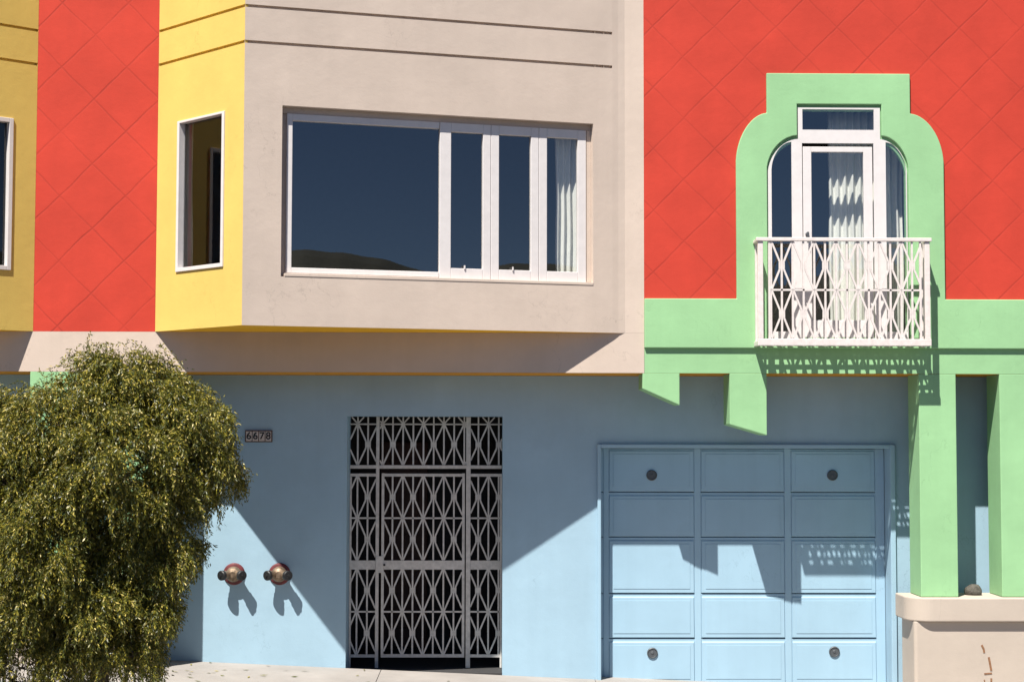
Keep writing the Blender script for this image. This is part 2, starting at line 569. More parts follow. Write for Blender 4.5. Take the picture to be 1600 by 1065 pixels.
# beige face with the big window
bw_ = (FB.px(440, 300)[0], FB.px(927, 320)[0], FB.px(683, 439)[1], FB.px(683, 179)[1])
mb = MB().wall(FB, 0, FB.L, zb, TOP, holes=[bw_], grooves=[(0, FB.L, z - 0.012, z + 0.012, 0.03) for z in gz], reveal=0.085)
for (a, b), (a2, b2) in zip(flare, flare[1:]):
    fs = Frame((a, b), (a2, b2))
    mb.wall(fs, 0, fs.L, zb, TOP, grooves=[(0, fs.L, z - 0.012, z + 0.012, 0.03) for z in gz] if a < fp(950, -.05)[0] else ())
part(mb, 'bay_wall', 'beige', label='long beige front of the bay')
mb = MB()
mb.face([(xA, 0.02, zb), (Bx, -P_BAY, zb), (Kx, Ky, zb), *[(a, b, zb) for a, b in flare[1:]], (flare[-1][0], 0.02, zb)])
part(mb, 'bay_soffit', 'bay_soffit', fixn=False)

# left bay, mostly out of the picture
xL = X(54, 380)
FYL = Frame((xL - 1.08, -P_BAY), (xL, 0))        # ochre cheek, faces right
lw = FYL.rect(-60, 180, 19, 420)
mb = MB().wall(FYL, 0, FYL.L, zb, TOP, holes=[lw], grooves=[(0, FYL.L, z - 0.012, z + 0.012, 0.03) for z in gz], reveal=0.06)
part(mb, 'bay_wall', 'yellow', label='yellow cheek of the left bay, turned from the sun')
FBL = Frame((xL - 4.0, -0.05), (xL - 1.08, -P_BAY))
part(MB().wall(FBL, 0, FBL.L, zb, TOP), 'bay_wall', 'beige', label='beige front of the left bay')
mb = MB()
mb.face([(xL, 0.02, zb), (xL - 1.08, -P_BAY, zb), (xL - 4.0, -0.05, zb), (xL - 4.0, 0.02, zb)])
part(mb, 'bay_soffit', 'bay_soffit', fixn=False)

# --- flat front between the bays and right of them
XR = 7.4
xs = X(1006, 300)
part(MB().box(F0, xL + 0.001, xA - 0.001, zb, TOP, -0.3, 0.0), 'wall', 'red', label='red scored panel between the bays')
part(MB().box(F0, xL - 4.0, xs, Z_S, zb - 0.001, -0.3, 0.0), 'beige_band', 'beige')
part(MB().box(F0, flare[-1][0] - 0.05, xs, zb, TOP, -0.3, -0.0005), 'beige_pilaster', 'beige')
ow = F0.rect(1198, 163, 1422, 533)
zred = Z(467, 1300)
mb = MB()
zsh, ztp, wl, wr = Z(190, 1310), Z(158, 1310), X(1193), X(1427)
mb.box(F0, xs, wl, zred - 0.05, zsh, -0.06, 0.0)
mb.box(F0, wr, XR, zred - 0.05, zsh, -0.06, 0.0)
mb.box(F0, xs, X(1238), zsh, ztp, -0.06, 0.0)
mb.box(F0, X(1385), XR, zsh, ztp, -0.06, 0.0)
mb.box(F0, xs, XR, ztp, TOP, -0.06, 0.0)
part(mb, 'wall', 'red_right', label='red scored wall round the balcony door')

# mint surround + band in one outline with the arched opening cut out
SW = 0.028
def q(px, py, w=SW): return F0.px(px, py, w)
zb0, zb1 = q(1300, 544)[1], q(1300, 467)[1]
x0, x1 = q(1151, 400)[0], q(1476.5, 400)[0]
tx0, tx1 = q(1198, 150)[0], q(1422, 150)[0]
tz, sz = q(1310, 115)[1], q(1310, 177)[1]
cz = q(1310, 252)[1]
outer = [(xs + 0.001, zb0), (XR, zb0), (XR, zb1), (x1, zb1)]
outer += arc((x1, cz), (tx1, sz), (x1 - 0.02, sz - 0.02), 14)
outer += [(tx1, tz), (tx0, tz)]
outer += arc((tx0, sz), (x0, cz), (x0 + 0.02, sz - 0.02), 14)
outer += [(x0, zb1), (xs + 0.001, zb1)]
ox0, ox1 = q(1199.5, 400)[0], q(1421, 400)[0]
ix0, ix1 = q(1245.5, 190)[0], q(1377.5, 190)[0]
oz0 = q(1310, 531)[1]
oz1 = q(1310, 163)[1]
osz = q(1310, 212)[1]
ocz = q(1310, 262)[1]
def opening(m_=0.0, mt=0.0):
    lp = [(ox0 + m_, oz0 + m_), (ox1 - m_, oz0 + m_)]
    lp += arc((ox1 - m_, ocz - mt), (ix1 - m_, osz - mt), (ox1 - m_ - 0.03, osz - mt - 0.01), 12)
    lp += [(ix1 - m_, oz1 - mt), (ix0 + m_, oz1 - mt)]
    lp += arc((ix0 + m_, osz - mt), (ox0 + m_, ocz - mt), (ox0 + m_ + 0.03, osz - mt - 0.01), 12)
    return lp
part(MB().prism(F0, outer, -0.06, SW, holes=[opening()]), 'door_surround', 'green', bevel=0.006)
# lower mint band and what hangs from it
part(MB().box(F0, xs + 0.002, XR, Z_S, zb0 - 0.001, -T_PIER, 0.0), 'belt_course', 'green')
def bracket(l, r, bl, br):
    a, b = X(l, 600), X(r, 600)
    poly = [(a, Z(bl, l)), (b, Z(br, r)), (b, Z_S - 0.001), (a, Z_S - 0.001)]
    part(MB().prism(F0, poly, -T_PIER, 0.0), 'bracket', 'green', bevel=0.006)
bracket(1004, 1062, 607, 633)
bracket(1140, 1198, 663, 680)
zp = Z(932, 1480)
part(MB().box(F0, X(1436, 640), X(1494, 640), zp, Z_S - 0.001, -T_PIER, 0.0), 'pier', 'green', bevel=0.006)
part(MB().box(F0, X(1562, 640), XR, zp, Z_S - 0.001, -T_PIER, 0.0), 'pier', 'green', bevel=0.006)
# mint piece below the left panel, half behind the tree
pr = FW.px(318, 950)[0] - 0.56 * D_WALL
for a, b in ((X(47, 590), X(108, 590)), (pr - (X(1494, 640) - X(1436, 640)), pr)):
    part(MB().box(F0, a, b, zp, Z_S - 0.001, -T_PIER, 0.0), 'pier', 'green', bevel=0.006, label='mint pier behind the tree')
part(MB().box(F0, X(108, 590) + .001, pr - (X(1494, 640) - X(1436, 640)) - .001, Z(612, 150), Z_S - 0.001, -T_PIER, -0.004), 'belt_course', 'green')

# ceiling of the overhang
mb = MB()
mb.box(F0, -8.2, XR, Z_S - 0.004, Z_S + 0.12, -3.4, -T_PIER - 0.001)
mb.box(F0, -8.2, xs, Z_S - 0.004, Z_S + 0.12, -T_PIER, -0.004)
mb.box(F0, xs + .003, XR, Z_S - 0.004, Z_S + 0.0, -T_PIER, -0.004)
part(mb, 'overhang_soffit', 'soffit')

# --- ground-floor wall
xc = FW.px(318, 950)[0]
gate = FW.rect(541, 650, 785, 1100)
gdo = FW.rect(939, 700, 1392, 1200)
gate_h = (gate[0], gate[1], -1.0, gate[3], 0.42)
gd_h = (gdo[0], gdo[1], -1.0, gdo[3], D_DOOR - D_WALL + 0.01)
mb = MB().wall(FW, -8.2, XR, -1.0, Z_S - 0.006, holes=[gate_h, gd_h])
part(mb, 'lower_wall', 'blue', fixn=False)

# --- closing volumes: roof, side walls, back, dark rooms
mb = MB()
mb.box(F0, -8.3, XR, TOP, TOP + 0.2, -6.0, -0.01)
mb.box(F0, xL - 4.0, xL - 1.08, TOP, TOP + 0.2, -0.009, 0.3)
part(mb, 'roof', 'beige')
mb = MB()
mb.box(F0, XR, XR + 0.15, -1, TOP + 0.2, -6.0, 0.05)
mb.box(F0, -8.45, -8.3, -1, TOP + 0.2, -6.0, 0.05)
mb.box(F0, -8.3, XR, -1, TOP, -6.15, -6.0)
part(mb, 'side_wall', 'beige')
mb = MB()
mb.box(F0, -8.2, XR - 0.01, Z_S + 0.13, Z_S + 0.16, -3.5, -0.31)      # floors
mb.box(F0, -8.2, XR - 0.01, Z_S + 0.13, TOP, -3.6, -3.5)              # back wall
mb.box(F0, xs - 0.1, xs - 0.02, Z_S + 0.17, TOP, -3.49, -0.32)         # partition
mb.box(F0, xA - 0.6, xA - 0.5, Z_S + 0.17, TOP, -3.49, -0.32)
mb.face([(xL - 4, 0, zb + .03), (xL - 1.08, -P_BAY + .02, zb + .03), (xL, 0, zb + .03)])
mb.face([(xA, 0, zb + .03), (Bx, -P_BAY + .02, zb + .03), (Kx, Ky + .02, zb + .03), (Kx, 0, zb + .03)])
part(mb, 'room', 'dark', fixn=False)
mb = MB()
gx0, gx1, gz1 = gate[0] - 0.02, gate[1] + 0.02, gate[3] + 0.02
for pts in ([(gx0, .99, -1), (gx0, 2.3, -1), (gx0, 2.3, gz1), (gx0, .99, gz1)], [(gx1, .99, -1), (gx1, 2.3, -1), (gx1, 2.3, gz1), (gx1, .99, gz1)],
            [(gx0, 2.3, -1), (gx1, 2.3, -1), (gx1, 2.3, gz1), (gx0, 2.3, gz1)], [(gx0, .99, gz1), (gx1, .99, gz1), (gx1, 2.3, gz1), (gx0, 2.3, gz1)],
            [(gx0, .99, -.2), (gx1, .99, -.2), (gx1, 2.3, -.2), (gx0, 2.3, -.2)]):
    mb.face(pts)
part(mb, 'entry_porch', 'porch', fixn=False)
FI = Frame((0, 2.28), (1, 2.28))
r = FI.rect(594, 690, 668, 1040)
front = part(MB().box(FI, r[0], r[1], 0.01, r[3], -0.02, 0.03), 'front_door', 'redwood', bevel=0.01)
mb = MB()
for (a, b) in ((0.1, 0.42), (0.55, 0.92)):
    mb.box(FI, r[0] + 0.09, r[1] - 0.09, r[3] * a, r[3] * b, 0.031, 0.045)
part(mb, 'door_panel', 'redwood', parent=front, bevel=0.012)

# ------------------------------------------------------------------ windows
def win_frame(mb, fr, u0, u1, v0, v1, t_, w0, w1, tb=None, tt=None):
    tb, tt = tb or t_, tt or t_
    mb.box(fr, u0, u0 + t_, v0, v1, w0, w1)
    mb.box(fr, u1 - t_, u1, v0, v1, w0, w1)
    mb.box(fr, u0 + t_, u1 - t_, v0, v0 + tb, w0, w1)
    mb.box(fr, u0 + t_, u1 - t_, v1 - tt, v1, w0, w1)
def pane(fr, u0, u1, v0, v1, w_, parent, mat='glass'):
    mb = MB()
    mb.face([fr.p(u0, v0, w_), fr.p(u1, v0, w_), fr.p(u1, v1, w_), fr.p(u0, v1, w_)])
    return part(mb, 'pane', mat, parent=parent, fixn=False)

# big bay window: fixed light and three casements
u0, u1, v0, v1 = bw_
def ub(px): return FB.px(px, 310, -0.07)[0]
sill_v = v0 + 0.035
f0, f1 = ub(447), ub(916)
mb = MB()
HEAD = 0.05
top = v1 - HEAD
mb.box(FB, f0, ub(456), sill_v, top, -0.11, -0.060)
mb.box(FB, ub(456), ub(686), sill_v, sill_v + 0.045, -0.11, -0.060)
mb.box(FB, ub(456), ub(686), v1 - 0.105, top, -0.11, -0.0605)
win = part(mb, 'window', 'white', bevel=0.004, label='wide bay window with one fixed pane and three casements')
pane(FB, ub(456), ub(686), sill_v + 0.045, v1 - 0.105, -0.085, win)
for l, r, gl, gr in ((686.5, 766, 704, 754), (766.5, 841, 779, 829), (841.5, 915, 854, 902)):
    mb = MB()
    a, b, c, d = ub(l), ub(r), ub(gl), ub(gr)
    lo, hi = sill_v - 0.005, v1 - HEAD
    mb.box(FB, a, c, lo, hi, -0.10, -0.056)
    mb.box(FB, d, b, lo, hi, -0.10, -0.056)
    mb.box(FB, c, d, lo, lo + 0.085, -0.10, -0.056)
    mb.box(FB, c, d, hi - 0.075, hi, -0.10, -0.056)
    cs = part(mb, 'casement', 'white', parent=win, bevel=0.004)
    pane(FB, c, d, lo + 0.085, hi - 0.075, -0.085, win)
    if gl < 800:
        m2 = (c + d) / 2 - 0.02
        part(MB().box(FB, m2 - .005, m2 + .005, lo + .08, lo + .11, -0.059, -0.045), 'latch', 'white', parent=win)
part(MB().box(FB, f0 - 0.02, u1, v0 + 0.001, sill_v - 0.008, -0.12, 0.004), 'window_sill', 'beige', parent=win, bevel=0.004)
part(MB().box(FB, u0 + 0.001, f0 - 0.001, v0, v1 - HEAD - 0.001, -0.13, -0.085), 'jamb', 'beige', parent=win)
part(MB().box(FB, f1, u1 - 0.001, sill_v, v1 - HEAD - 0.001, -0.13, -0.06), 'jamb', 'beige', parent=win)
part(MB().box(FB, u0 + .001, u1 - .001, v1 - HEAD + 0.001, v1 - 0.001, -0.13, -0.07), 'head_trim', 'beige', parent=win)

# yellow cheek window
u0, u1, v0, v1 = yw
mb = MB()
win_frame(mb, FY, u0 + .001, u1 - .001, v0 + .001, v1 - .001, 0.032, -0.05, 0.012, tt=0.02)
win2 = part(mb, 'window', 'white', bevel=0.003, label='narrow window in the yellow cheek')
pane(FY, u0 + .03, u1 - .03, v0 + .03, v1 - .02, -0.04, win2, 'side_glass')
u0, u1, v0, v1 = lw
mb = MB()
win_frame(mb, FYL, u0 + .001, u1 - .001, v0 + .001, v1 - .001, 0.036, -0.05, 0.012)
win3 = part(mb, 'window', 'white', bevel=0.003, label='narrow window of the left bay, cut by the picture edge')
pane(FYL, u0 + .035, u1 - .035, v0 + .035, v1 - .035, -0.04, win3, 'side_glass')

# ------------------------------------------------------------------ balcony door with its side lights
WF = 0.012                                       # face of the white frame
def ud(px): return F0.px(px, 350, WF)[0]
def vd(py): return F0.px(1310, py, WF)[1]
mb = MB()
glassL = [(ud(1206), vd(518)), (ud(1237.5), vd(518)), (ud(1237.5), vd(222))] + arc((ud(1237.5), vd(222)), (ud(1206), vd(266)), (ud(1207.5), vd(224)), 10)[1:]
glassR = [(ud(1385), vd(518)), (ud(1416.5), vd(518)), (ud(1416.5), vd(266))] + arc((ud(1416.5), vd(266)), (ud(1385), vd(222)), (ud(1415), vd(224)), 10)[1:]
transom = [(ud(1255), vd(203)), (ud(1367), vd(203)), (ud(1367), vd(171)), (ud(1255), vd(171))]
leafhole = [(ud(1254), vd(528)), (ud(1366), vd(528)), (ud(1366), vd(224)), (ud(1254), vd(224))]
def inset(lp, d):
    cx = sum(p[0] for p in lp) / len(lp)
    cy = sum(p[1] for p in lp) / len(lp)
    return [(p[0] + (d if p[0] < cx else -d), p[1] + (d if p[1] < cy else -d)) for p in lp]
part(MB().prism(F0, opening(-0.02, -0.02), -0.05, -0.001, holes=[opening(0.022, 0.05)]), 'door_reveal', 'green')
mb.prism(F0, opening(0.010, 0.027), 0.0, WF, holes=[glassL, glassR, transom, leafhole])
dframe = part(mb, 'balcony_door', 'white', bevel=0.003, label='white balcony door with arched side lights')
for lp in (glassL, glassR, transom):
    mb = MB()
    mb.face([F0.p(x, y, 0.003) for x, y in lp])
    part(mb, 'pane', 'glass', parent=dframe, fixn=False)
mb = MB()
a, b = ud(1255.5), ud(1364.5)
c, d = ud(1269), ud(1350.5)
lo, hi = vd(527), vd(229)
mb.box(F0, a, c, lo, hi, -0.035, 0.001)
mb.box(F0, d, b, lo, hi, -0.035, 0.001)
mb.box(F0, c, d, lo, vd(500), -0.035, 0.001)
mb.box(F0, c, d, vd(237.5), hi, -0.035, 0.001)
part(mb, 'door_leaf', 'white', parent=dframe, bevel=0.004)
pane(F0, c, d, vd(500), vd(237.5), -0.014, dframe)
hx = ud(1261.5)
mb = MB().lathe(F0.p(hx, vd(366), 0.001), F0.n, [(0, 0.016), (0.012, 0.016), (0.014, 0.010), (0.04, 0.010)], 14)
mb.box(F0, hx - 0.008, hx + 0.008, vd(380), vd(363), 0.032, 0.042)
part(mb, 'handle', 'vent', parent=dframe)

# ------------------------------------------------------------------ balcony railing
BW = 0.235
def ur(px): return F0.px(px, 450, BW)[0]
def vr(py): return F0.px(1320, py, BW)[1]
l, r = ur(1183.5), ur(1454)
vt, vb = vr(374.5), vr(536)
mb = MB()
mb.box(F0, l - 0.01, r + 0.01, vt - 0.014, vt + 0.016, BW - 0.02, BW + 0.02)
mb2 = MB().box(F0, l, r, vb - 0.022, vb + 0.035, BW - 0.015, BW + 0.015)
for s in (l + 0.016, r - 0.016):
    mb.box(F0, s - 0.018, s + 0.018, vt - 0.014, vt + 0.012, SW, BW - 0.021)
    mb2.box(F0, s - 0.014, s + 0.014, vb - 0.02, vb + 0.02, SW, BW - 0.016)
rail = part(mb2, 'balcony_railing', 'rail', bevel=0.004)
part(mb, 'top_rail', 'rail', parent=rail, bevel=0.004)
for s in (l + 0.026, r - 0.026):
    part(MB().box(F0, s - 0.022, s + 0.022, vb + 0.036, vt - 0.015, BW - 0.022, BW + 0.008), 'post', 'rail', parent=rail, bevel=0.004)
    part(MB().box(F0, s - 0.014, s + 0.014, vb + 0.021, vt - 0.015, SW + 0.002, SW + 0.03), 'post', 'rail', parent=rail)
    part(MB().box(F0, s - 0.008, s + 0.008, vb + 0.021, vt - 0.015, 0.125, 0.139), 'post', 'rail', parent=rail)
mb = MB()
lu, lr = ur(1202), ur(1438)
mb.box(F0, lu - 0.008, lu + 0.008, vb + 0.036, vt - 0.015, BW - 0.010, BW + 0.010)
mb.box(F0, lr - 0.008, lr + 0.008, vb + 0.036, vt - 0.015, BW - 0.010, BW + 0.010)
lattice(mb, F0, lu, lr, vb + 0.036, vt - 0.015, ur(1204.5), ur(1238.5) - ur(1204.5), 2, BW, bw=0.0155, bd=0.016, gap=0.017)
part(mb, 'lattice', 'rail', parent=rail)
mb = MB()
for k in range(5):
    wv = SW + 0.012 + k * 0.043
    mb.box(F0, l + 0.02, r - 0.02, vb - 0.016, vb - 0.004, wv, wv + 0.016)
n = 16
for k in range(n + 1):
    uu = l + 0.03 + (r - l - 0.06) * k / n
    mb.box(F0, uu - 0.010, uu + 0.010, vb - 0.003, vb + 0.010, SW + 0.002, BW - 0.016)
part(mb, 'floor_grate', 'rail', parent=rail)

# ------------------------------------------------------------------ garage door
mb = MB()
a, b, c, d = gdo
fo = FW.rect(933.5, 694, 1400, 1200)
mb.box(FW, fo[0], a, -1, fo[3], 0.001, 0.03)
mb.box(FW, b, fo[1], -1, fo[3], 0.001, 0.03)
mb.box(FW, a, b, d, fo[3], 0.001, 0.03)
part(mb, 'garage_frame', 'door_blue', bevel=0.005)
rows_px = [(703, 766), (771, 836), (842, 924), (929, 994), (1000, 1066)]
def vg(py): return FD.px(1165, py)[1]
def ug(px): return FD.px(px, 850)[0]
cols = [(952, 1084), (1096, 1225), (1237, 1367)]
mb = MB()
rb = [vg(701), vg(768.5), vg(838.5), vg(926.5), vg(996.5), vg(1068), vg(1130)]
mb.box(FD, a + .002, b - .002, rb[-1], d - 0.002, -0.06, -0.04)
for k in range(6):
    mb.box(FD, a + .003, b - .003, rb[k + 1] + 0.004, (rb[k] if k else d - 0.003) - 0.004, -0.039, 0.0)
for (l_, r_) in ((943, 951), (1085, 1095), (1226, 1236), (1368, 1391)):
    mb.box(FD, max(ug(l_), a + .004), min(ug(r_), b - .004), rb[-1] + .01, d - 0.004, -0.02, 0.006)
gdoor = part(mb, 'garage_door', 'door_blue', bevel=0.003)
rws = [(703, 767), (773, 837), (843, 925.5), (931, 995), (1001, 1066)]
for (t_, b_) in rws:
    for (l_, r_) in cols:
        mb = MB()
        x0_, x1_, z0_, z1_ = ug(l_), ug(r_), vg(b_), vg(t_)
        bv = 0.035
        # raised field with sloping margins
        mb.hexa([FD.p(x0_, z0_, 0.001), FD.p(x1_, z0_, 0.001), FD.p(x1_, z0_ + .002, 0.010), FD.p(x0_, z0_ + .002, 0.010),
                 FD.p(x0_, z1_, 0.001), FD.p(x1_, z1_, 0.001), FD.p(x1_ - .004, z1_ - .012, 0.010), FD.p(x0_ + .004, z1_ - .012, 0.010)])
        mb.box(FD, x0_ + bv, x1_ - bv, z0_ + bv, z1_ - bv, 0.0105, 0.0135)
        part(mb, 'panel', 'door_blue', parent=gdoor, bevel=0.003)
for (px, py) in ((1018, 742), (1300, 742), (1019, 1019), (1303, 1017)):
    u_, v_ = FD.px(px, py)
    mb = MB().lathe(FD.p(u_, v_, 0.014), FD.n, [(0, 0.047), (0.010, 0.047), (0.014, 0.040), (0.008, 0.036), (0.008, 0.014), (0.012, 0.010)], 24)
    part(mb, 'vent', 'vent', parent=gdoor, label='round dark vent in the shade' if py < 800 else 'round grey vent in the sun')

# ------------------------------------------------------------------ security gate
FG = Frame((0, D_WALL + 0.33), (1, D_WALL + 0.33))
def ug(px): return FG.px(px, 850)[0]
def vg2(py): return FG.px(663, py)[1]
gl, gr = gate[0] + 0.002, gate[1] - 0.002
p1a, p1b, p2a, p2b = ug(587), ug(592), ug(728), ug(735)
IRON = 'iron'
mb = MB()
mb.box(FG, p1a, p1b, vg2(1042), gate[3] - 0.002, -0.02, 0.02)
mb.box(FG, p2a, p2b, vg2(1042), gate[3] - 0.002, -0.02, 0.02)
for py, h in ((729, 0.03),):
    for (s, e) in ((gl, p1a), (p1b, p2a), (p2b, gr)):
        mb.box(FG, s, e, vg2(py) - h / 2, vg2(py) + h / 2, -0.018, 0.018)
sgate = part(mb, 'security_gate', 'iron', bevel=0.002, label='grey iron lattice gate across the entry')
sp = ug(632) - ug(600)
nodeL, node0, nodeR = ug(558), ug(597), ug(763)
# fixed transom lattice
mb = MB()
for (s, e, nd) in ((gl, p1a, nodeL), (p1b + .006, p2a, node0), (p2b, gr, nodeR)):
    lattice(mb, FG, s, e, vg2(726), vg2(662.5), nd, sp, 1, 0.0)
    mb.bar(FG.p(s, vg2(662.5), 0), FG.p(e, vg2(662.5), 0), 0.012, 0.014, FG.n)
    kk = math.ceil((s - nd) / (sp / 2))
    while nd + kk * sp / 2 < e:
        uu = nd + kk * sp / 2
        if uu > s + 0.01:
            mb.bar(FG.p(uu, vg2(662), 0), FG.p(uu, gate[3] - 0.002, 0), 0.012, 0.014, FG.n)
        if kk % 2 == 0:
            for sg in (-1, 1):
                qv = clip_seg((uu, vg2(662)), (uu + sg * sp * 0.3, gate[3] - 0.004), s, e)
                if qv:
                    mb.bar(FG.p(*qv[0], .004), FG.p(*qv[1], .004), 0.012, 0.01, FG.n)
        kk += 1
part(mb, 'transom_grille', 'iron', parent=sgate)
def grille_rows(mb, s, e, nd):
    for (t_, b_) in ((743, 875), (888, 1022)):
        lattice(mb, FG, s, e, vg2(b_), vg2(t_), nd, sp, 2, 0.0)
for (s, e, nd) in ((gl, p1a, nodeL), (p2b, gr, nodeR)):
    mb = MB()
    mb.box(FG, s, e, vg2(744), vg2(739.5), -0.012, 0.012)
    mb.box(FG, s, e, vg2(889), vg2(875), -0.012, 0.012)
    mb.box(FG, s, e, vg2(1026), vg2(1021.5), -0.012, 0.012)
    e_ = s if s == gl else e - 0.016
    mb.box(FG, e_, e_ + 0.016, vg2(1042), vg2(744.5), -0.013, 0.013)
    grille_rows(mb, s, e, nd)
    part(mb, 'side_grille', 'iron', parent=sgate)
mb = MB()
la, lb = ug(596), ug(726)
st = ug(600) - ug(596)
mb.box(FG, la, la + st, vg2(1026), vg2(739), -0.013, 0.016)
mb.box(FG, lb - st, lb, vg2(1026), vg2(739), -0.013, 0.016)
mb.box(FG, la + st, lb - st, vg2(744), vg2(739.5), -0.012, 0.012)
mb.box(FG, la + st, lb - st, vg2(889), vg2(875), -0.012, 0.013)
mb.box(FG, la + st, lb - st, vg2(1026), vg2(1021), -0.012, 0.012)
grille_rows(mb, la + st, lb - st, node0)
leaf = part(mb, 'gate_leaf', 'iron', parent=sgate)
part(MB().box(FG, ug(588), ug(599.5), vg2(894), vg2(868), 0.021, 0.027), 'lock_plate', 'iron', parent=sgate, bevel=0.002)
part(MB().lathe(FG.p(ug(601), vg2(881.5), 0.0271), FG.n, [(0, 0.010), (0.008, 0.010), (0.012, 0.006)], 14), 'lock', 'black', parent=sgate)
# threshold step
part(MB().box(FW, gate[0] + .002, gate[1] - .002, -0.3, g0 - 0.045, -1.7, -0.002), 'threshold', 'porch')

# ------------------------------------------------------------------ peach pedestal under the piers
zc = Z(971, 1500, F0, 0.06)
def round_slab(xl, y_front, y_back, rad, z0, z1, far=None, flip=1):
    mb = MB()
    far = XR if far is None else far
    pts = [(far, y_front), (far, y_back), (xl, y_back)]
    n = 12
    for k in range(n + 1):
        t_ = k / n * math.pi / 2
        pts.append((xl + flip * (rad - rad * math.cos(t_)), y_front + rad - rad * math.sin(t_)))
    i = len(mb.v)
    mb.v += [Vector((x, y, z0)) for x, y in pts] + [Vector((x, y, z1)) for x, y in pts]
    m_ = len(pts)
    mb.f.append(tuple(range(i, i + m_)))
    mb.f.append(tuple(range(i + m_, i + 2 * m_)))
    for k in range(m_):
        a, b = i + k, i + (k + 1) % m_
        mb.f.append((a, b, b + m_, a + m_))
    return mb
ped = part(round_slab(Frame((0, .3), (1, .3)).px(1414, 1000)[0], -0.012, 0.40, 0.03, -1, zc - 0.002), 'pedestal', 'peach', bevel=0.006)
part(round_slab(Frame((0, .25), (1, .25)).px(1406, 950)[0], -0.06, 0.41, 0.20, zc, zp - 0.002), 'cap', 'peach', parent=ped, bevel=0.012, seg=3)
ped2 = part(round_slab(pr + 0.01, -0.012, 0.40, 0.03, -1, zc - 0.002, X(20, 1000), -1), 'pedestal', 'peach', bevel=0.006, label='peach pedestal hidden behind the tree')
part(round_slab(pr + 0.04, -0.06, 0.41, 0.20, zc, zp - 0.002, X(16, 1000), -1), 'cap', 'peach', parent=ped2, bevel=0.012, seg=3)
mb = MB()
def stroke(mb, pts, wd, fr=F0, w=0.016):
    for (a, b) in zip(pts, pts[1:]):
        (x0_, y0_), (x1_, y1_) = fr.px(*a, w), fr.px(*b, w)
        dx_, dy_ = x1_ - x0_, y1_ - y0_
        L_ = math.hypot(dx_, dy_)
        nx_, ny_ = -dy_ / L_ * wd / 2, dx_ / L_ * wd / 2
        mb.hexa([fr.p(x0_ + nx_, y0_ + ny_, 0.0125), fr.p(x0_ - nx_, y0_ - ny_, 0.0125), fr.p(x0_ - nx_, y0_ - ny_, w), fr.p(x0_ + nx_, y0_ + ny_, w),
                 fr.p(x1_ + nx_, y1_ + ny_, 0.0125), fr.p(x1_ - nx_, y1_ - ny_, 0.0125), fr.p(x1_ - nx_, y1_ - ny_, w), fr.p(x1_ + nx_, y1_ + ny_, w)])
for pts_, wd_ in (
    ([(1534, 1007), (1537, 1013), (1538, 1019)], 0.016),
    ([(1545, 1026), (1547, 1036), (1549, 1047)], 0.017),
    ([(1550, 1051), (1538, 1052)], 0.012),
    ([(1549, 1059), (1549, 1067)], 0.014),
    ([(1538, 1061), (1539, 1066)], 0.009),
):
    mb = MB()
    stroke(mb, pts_, wd_)
    part(mb, 'paint_scar', 'stain', parent=ped, label='brown scratched mark')

# ------------------------------------------------------------------ things on and in the house
def curtain(name, fr, u0, u1, v0, v1, w_, label, waves, amp=0.022):
    mb = MB()
    n = waves * 10
    rng = random.Random(len(name) + waves)
    ph = [rng.uniform(-0.35, 0.35) for _ in range(waves + 2)]
    am = [rng.uniform(0.6, 1.2) for _ in range(waves + 2)]
    for j in range(13):
        for i in range(n + 1):
            s = i / n
            k = s * waves
            a = am[int(k)]
            off = math.sin(2 * math.pi * k + ph[int(k)] * 0) * amp * a + 0.006 * math.sin(k * 1.3 + j * 0.4)
            mb.v.append(fr.p(u0 + (u1 - u0) * s + 0.004 * math.sin(j + k), v0 + (v1 - v0) * j / 12, w_ + off))
    for j in range(12):
        for i in range(n):
            q_ = j * (n + 1) + i
            mb.f.append((q_, q_ + 1, q_ + n + 2, q_ + n + 1))
    o = mb.build(name, M['curtain'], smooth=True, fixn=False)
    s_ = o.modifiers.new('cloth', 'SOLIDIFY')
    s_.thickness = 0.002
    return tag(o, label, 'curtain')
zf = Z_S + 0.17
curtain('curtain', F0, ud(1306), ud(1424), zf + 0.02, vd(166), -0.28, 'cream pleated curtain behind the balcony door and its right side light', 10)
def ubc(px): return FB.px(px, 310, -0.22)[0]
curtain('curtain', FB, ubc(868), ubc(916), zb + 0.06, bw_[3] + 0.02, -0.22, 'cream pleated curtain behind the rightmost casement of the bay window', 5)
curtain('curtain', FY, FY.px(279, 300, -.2)[0], FY.px(300, 300, -.2)[0], zb + 0.06, yw[3] + 0.02, -0.2, 'pale curtain behind the narrow window in the yellow cheek', 3)

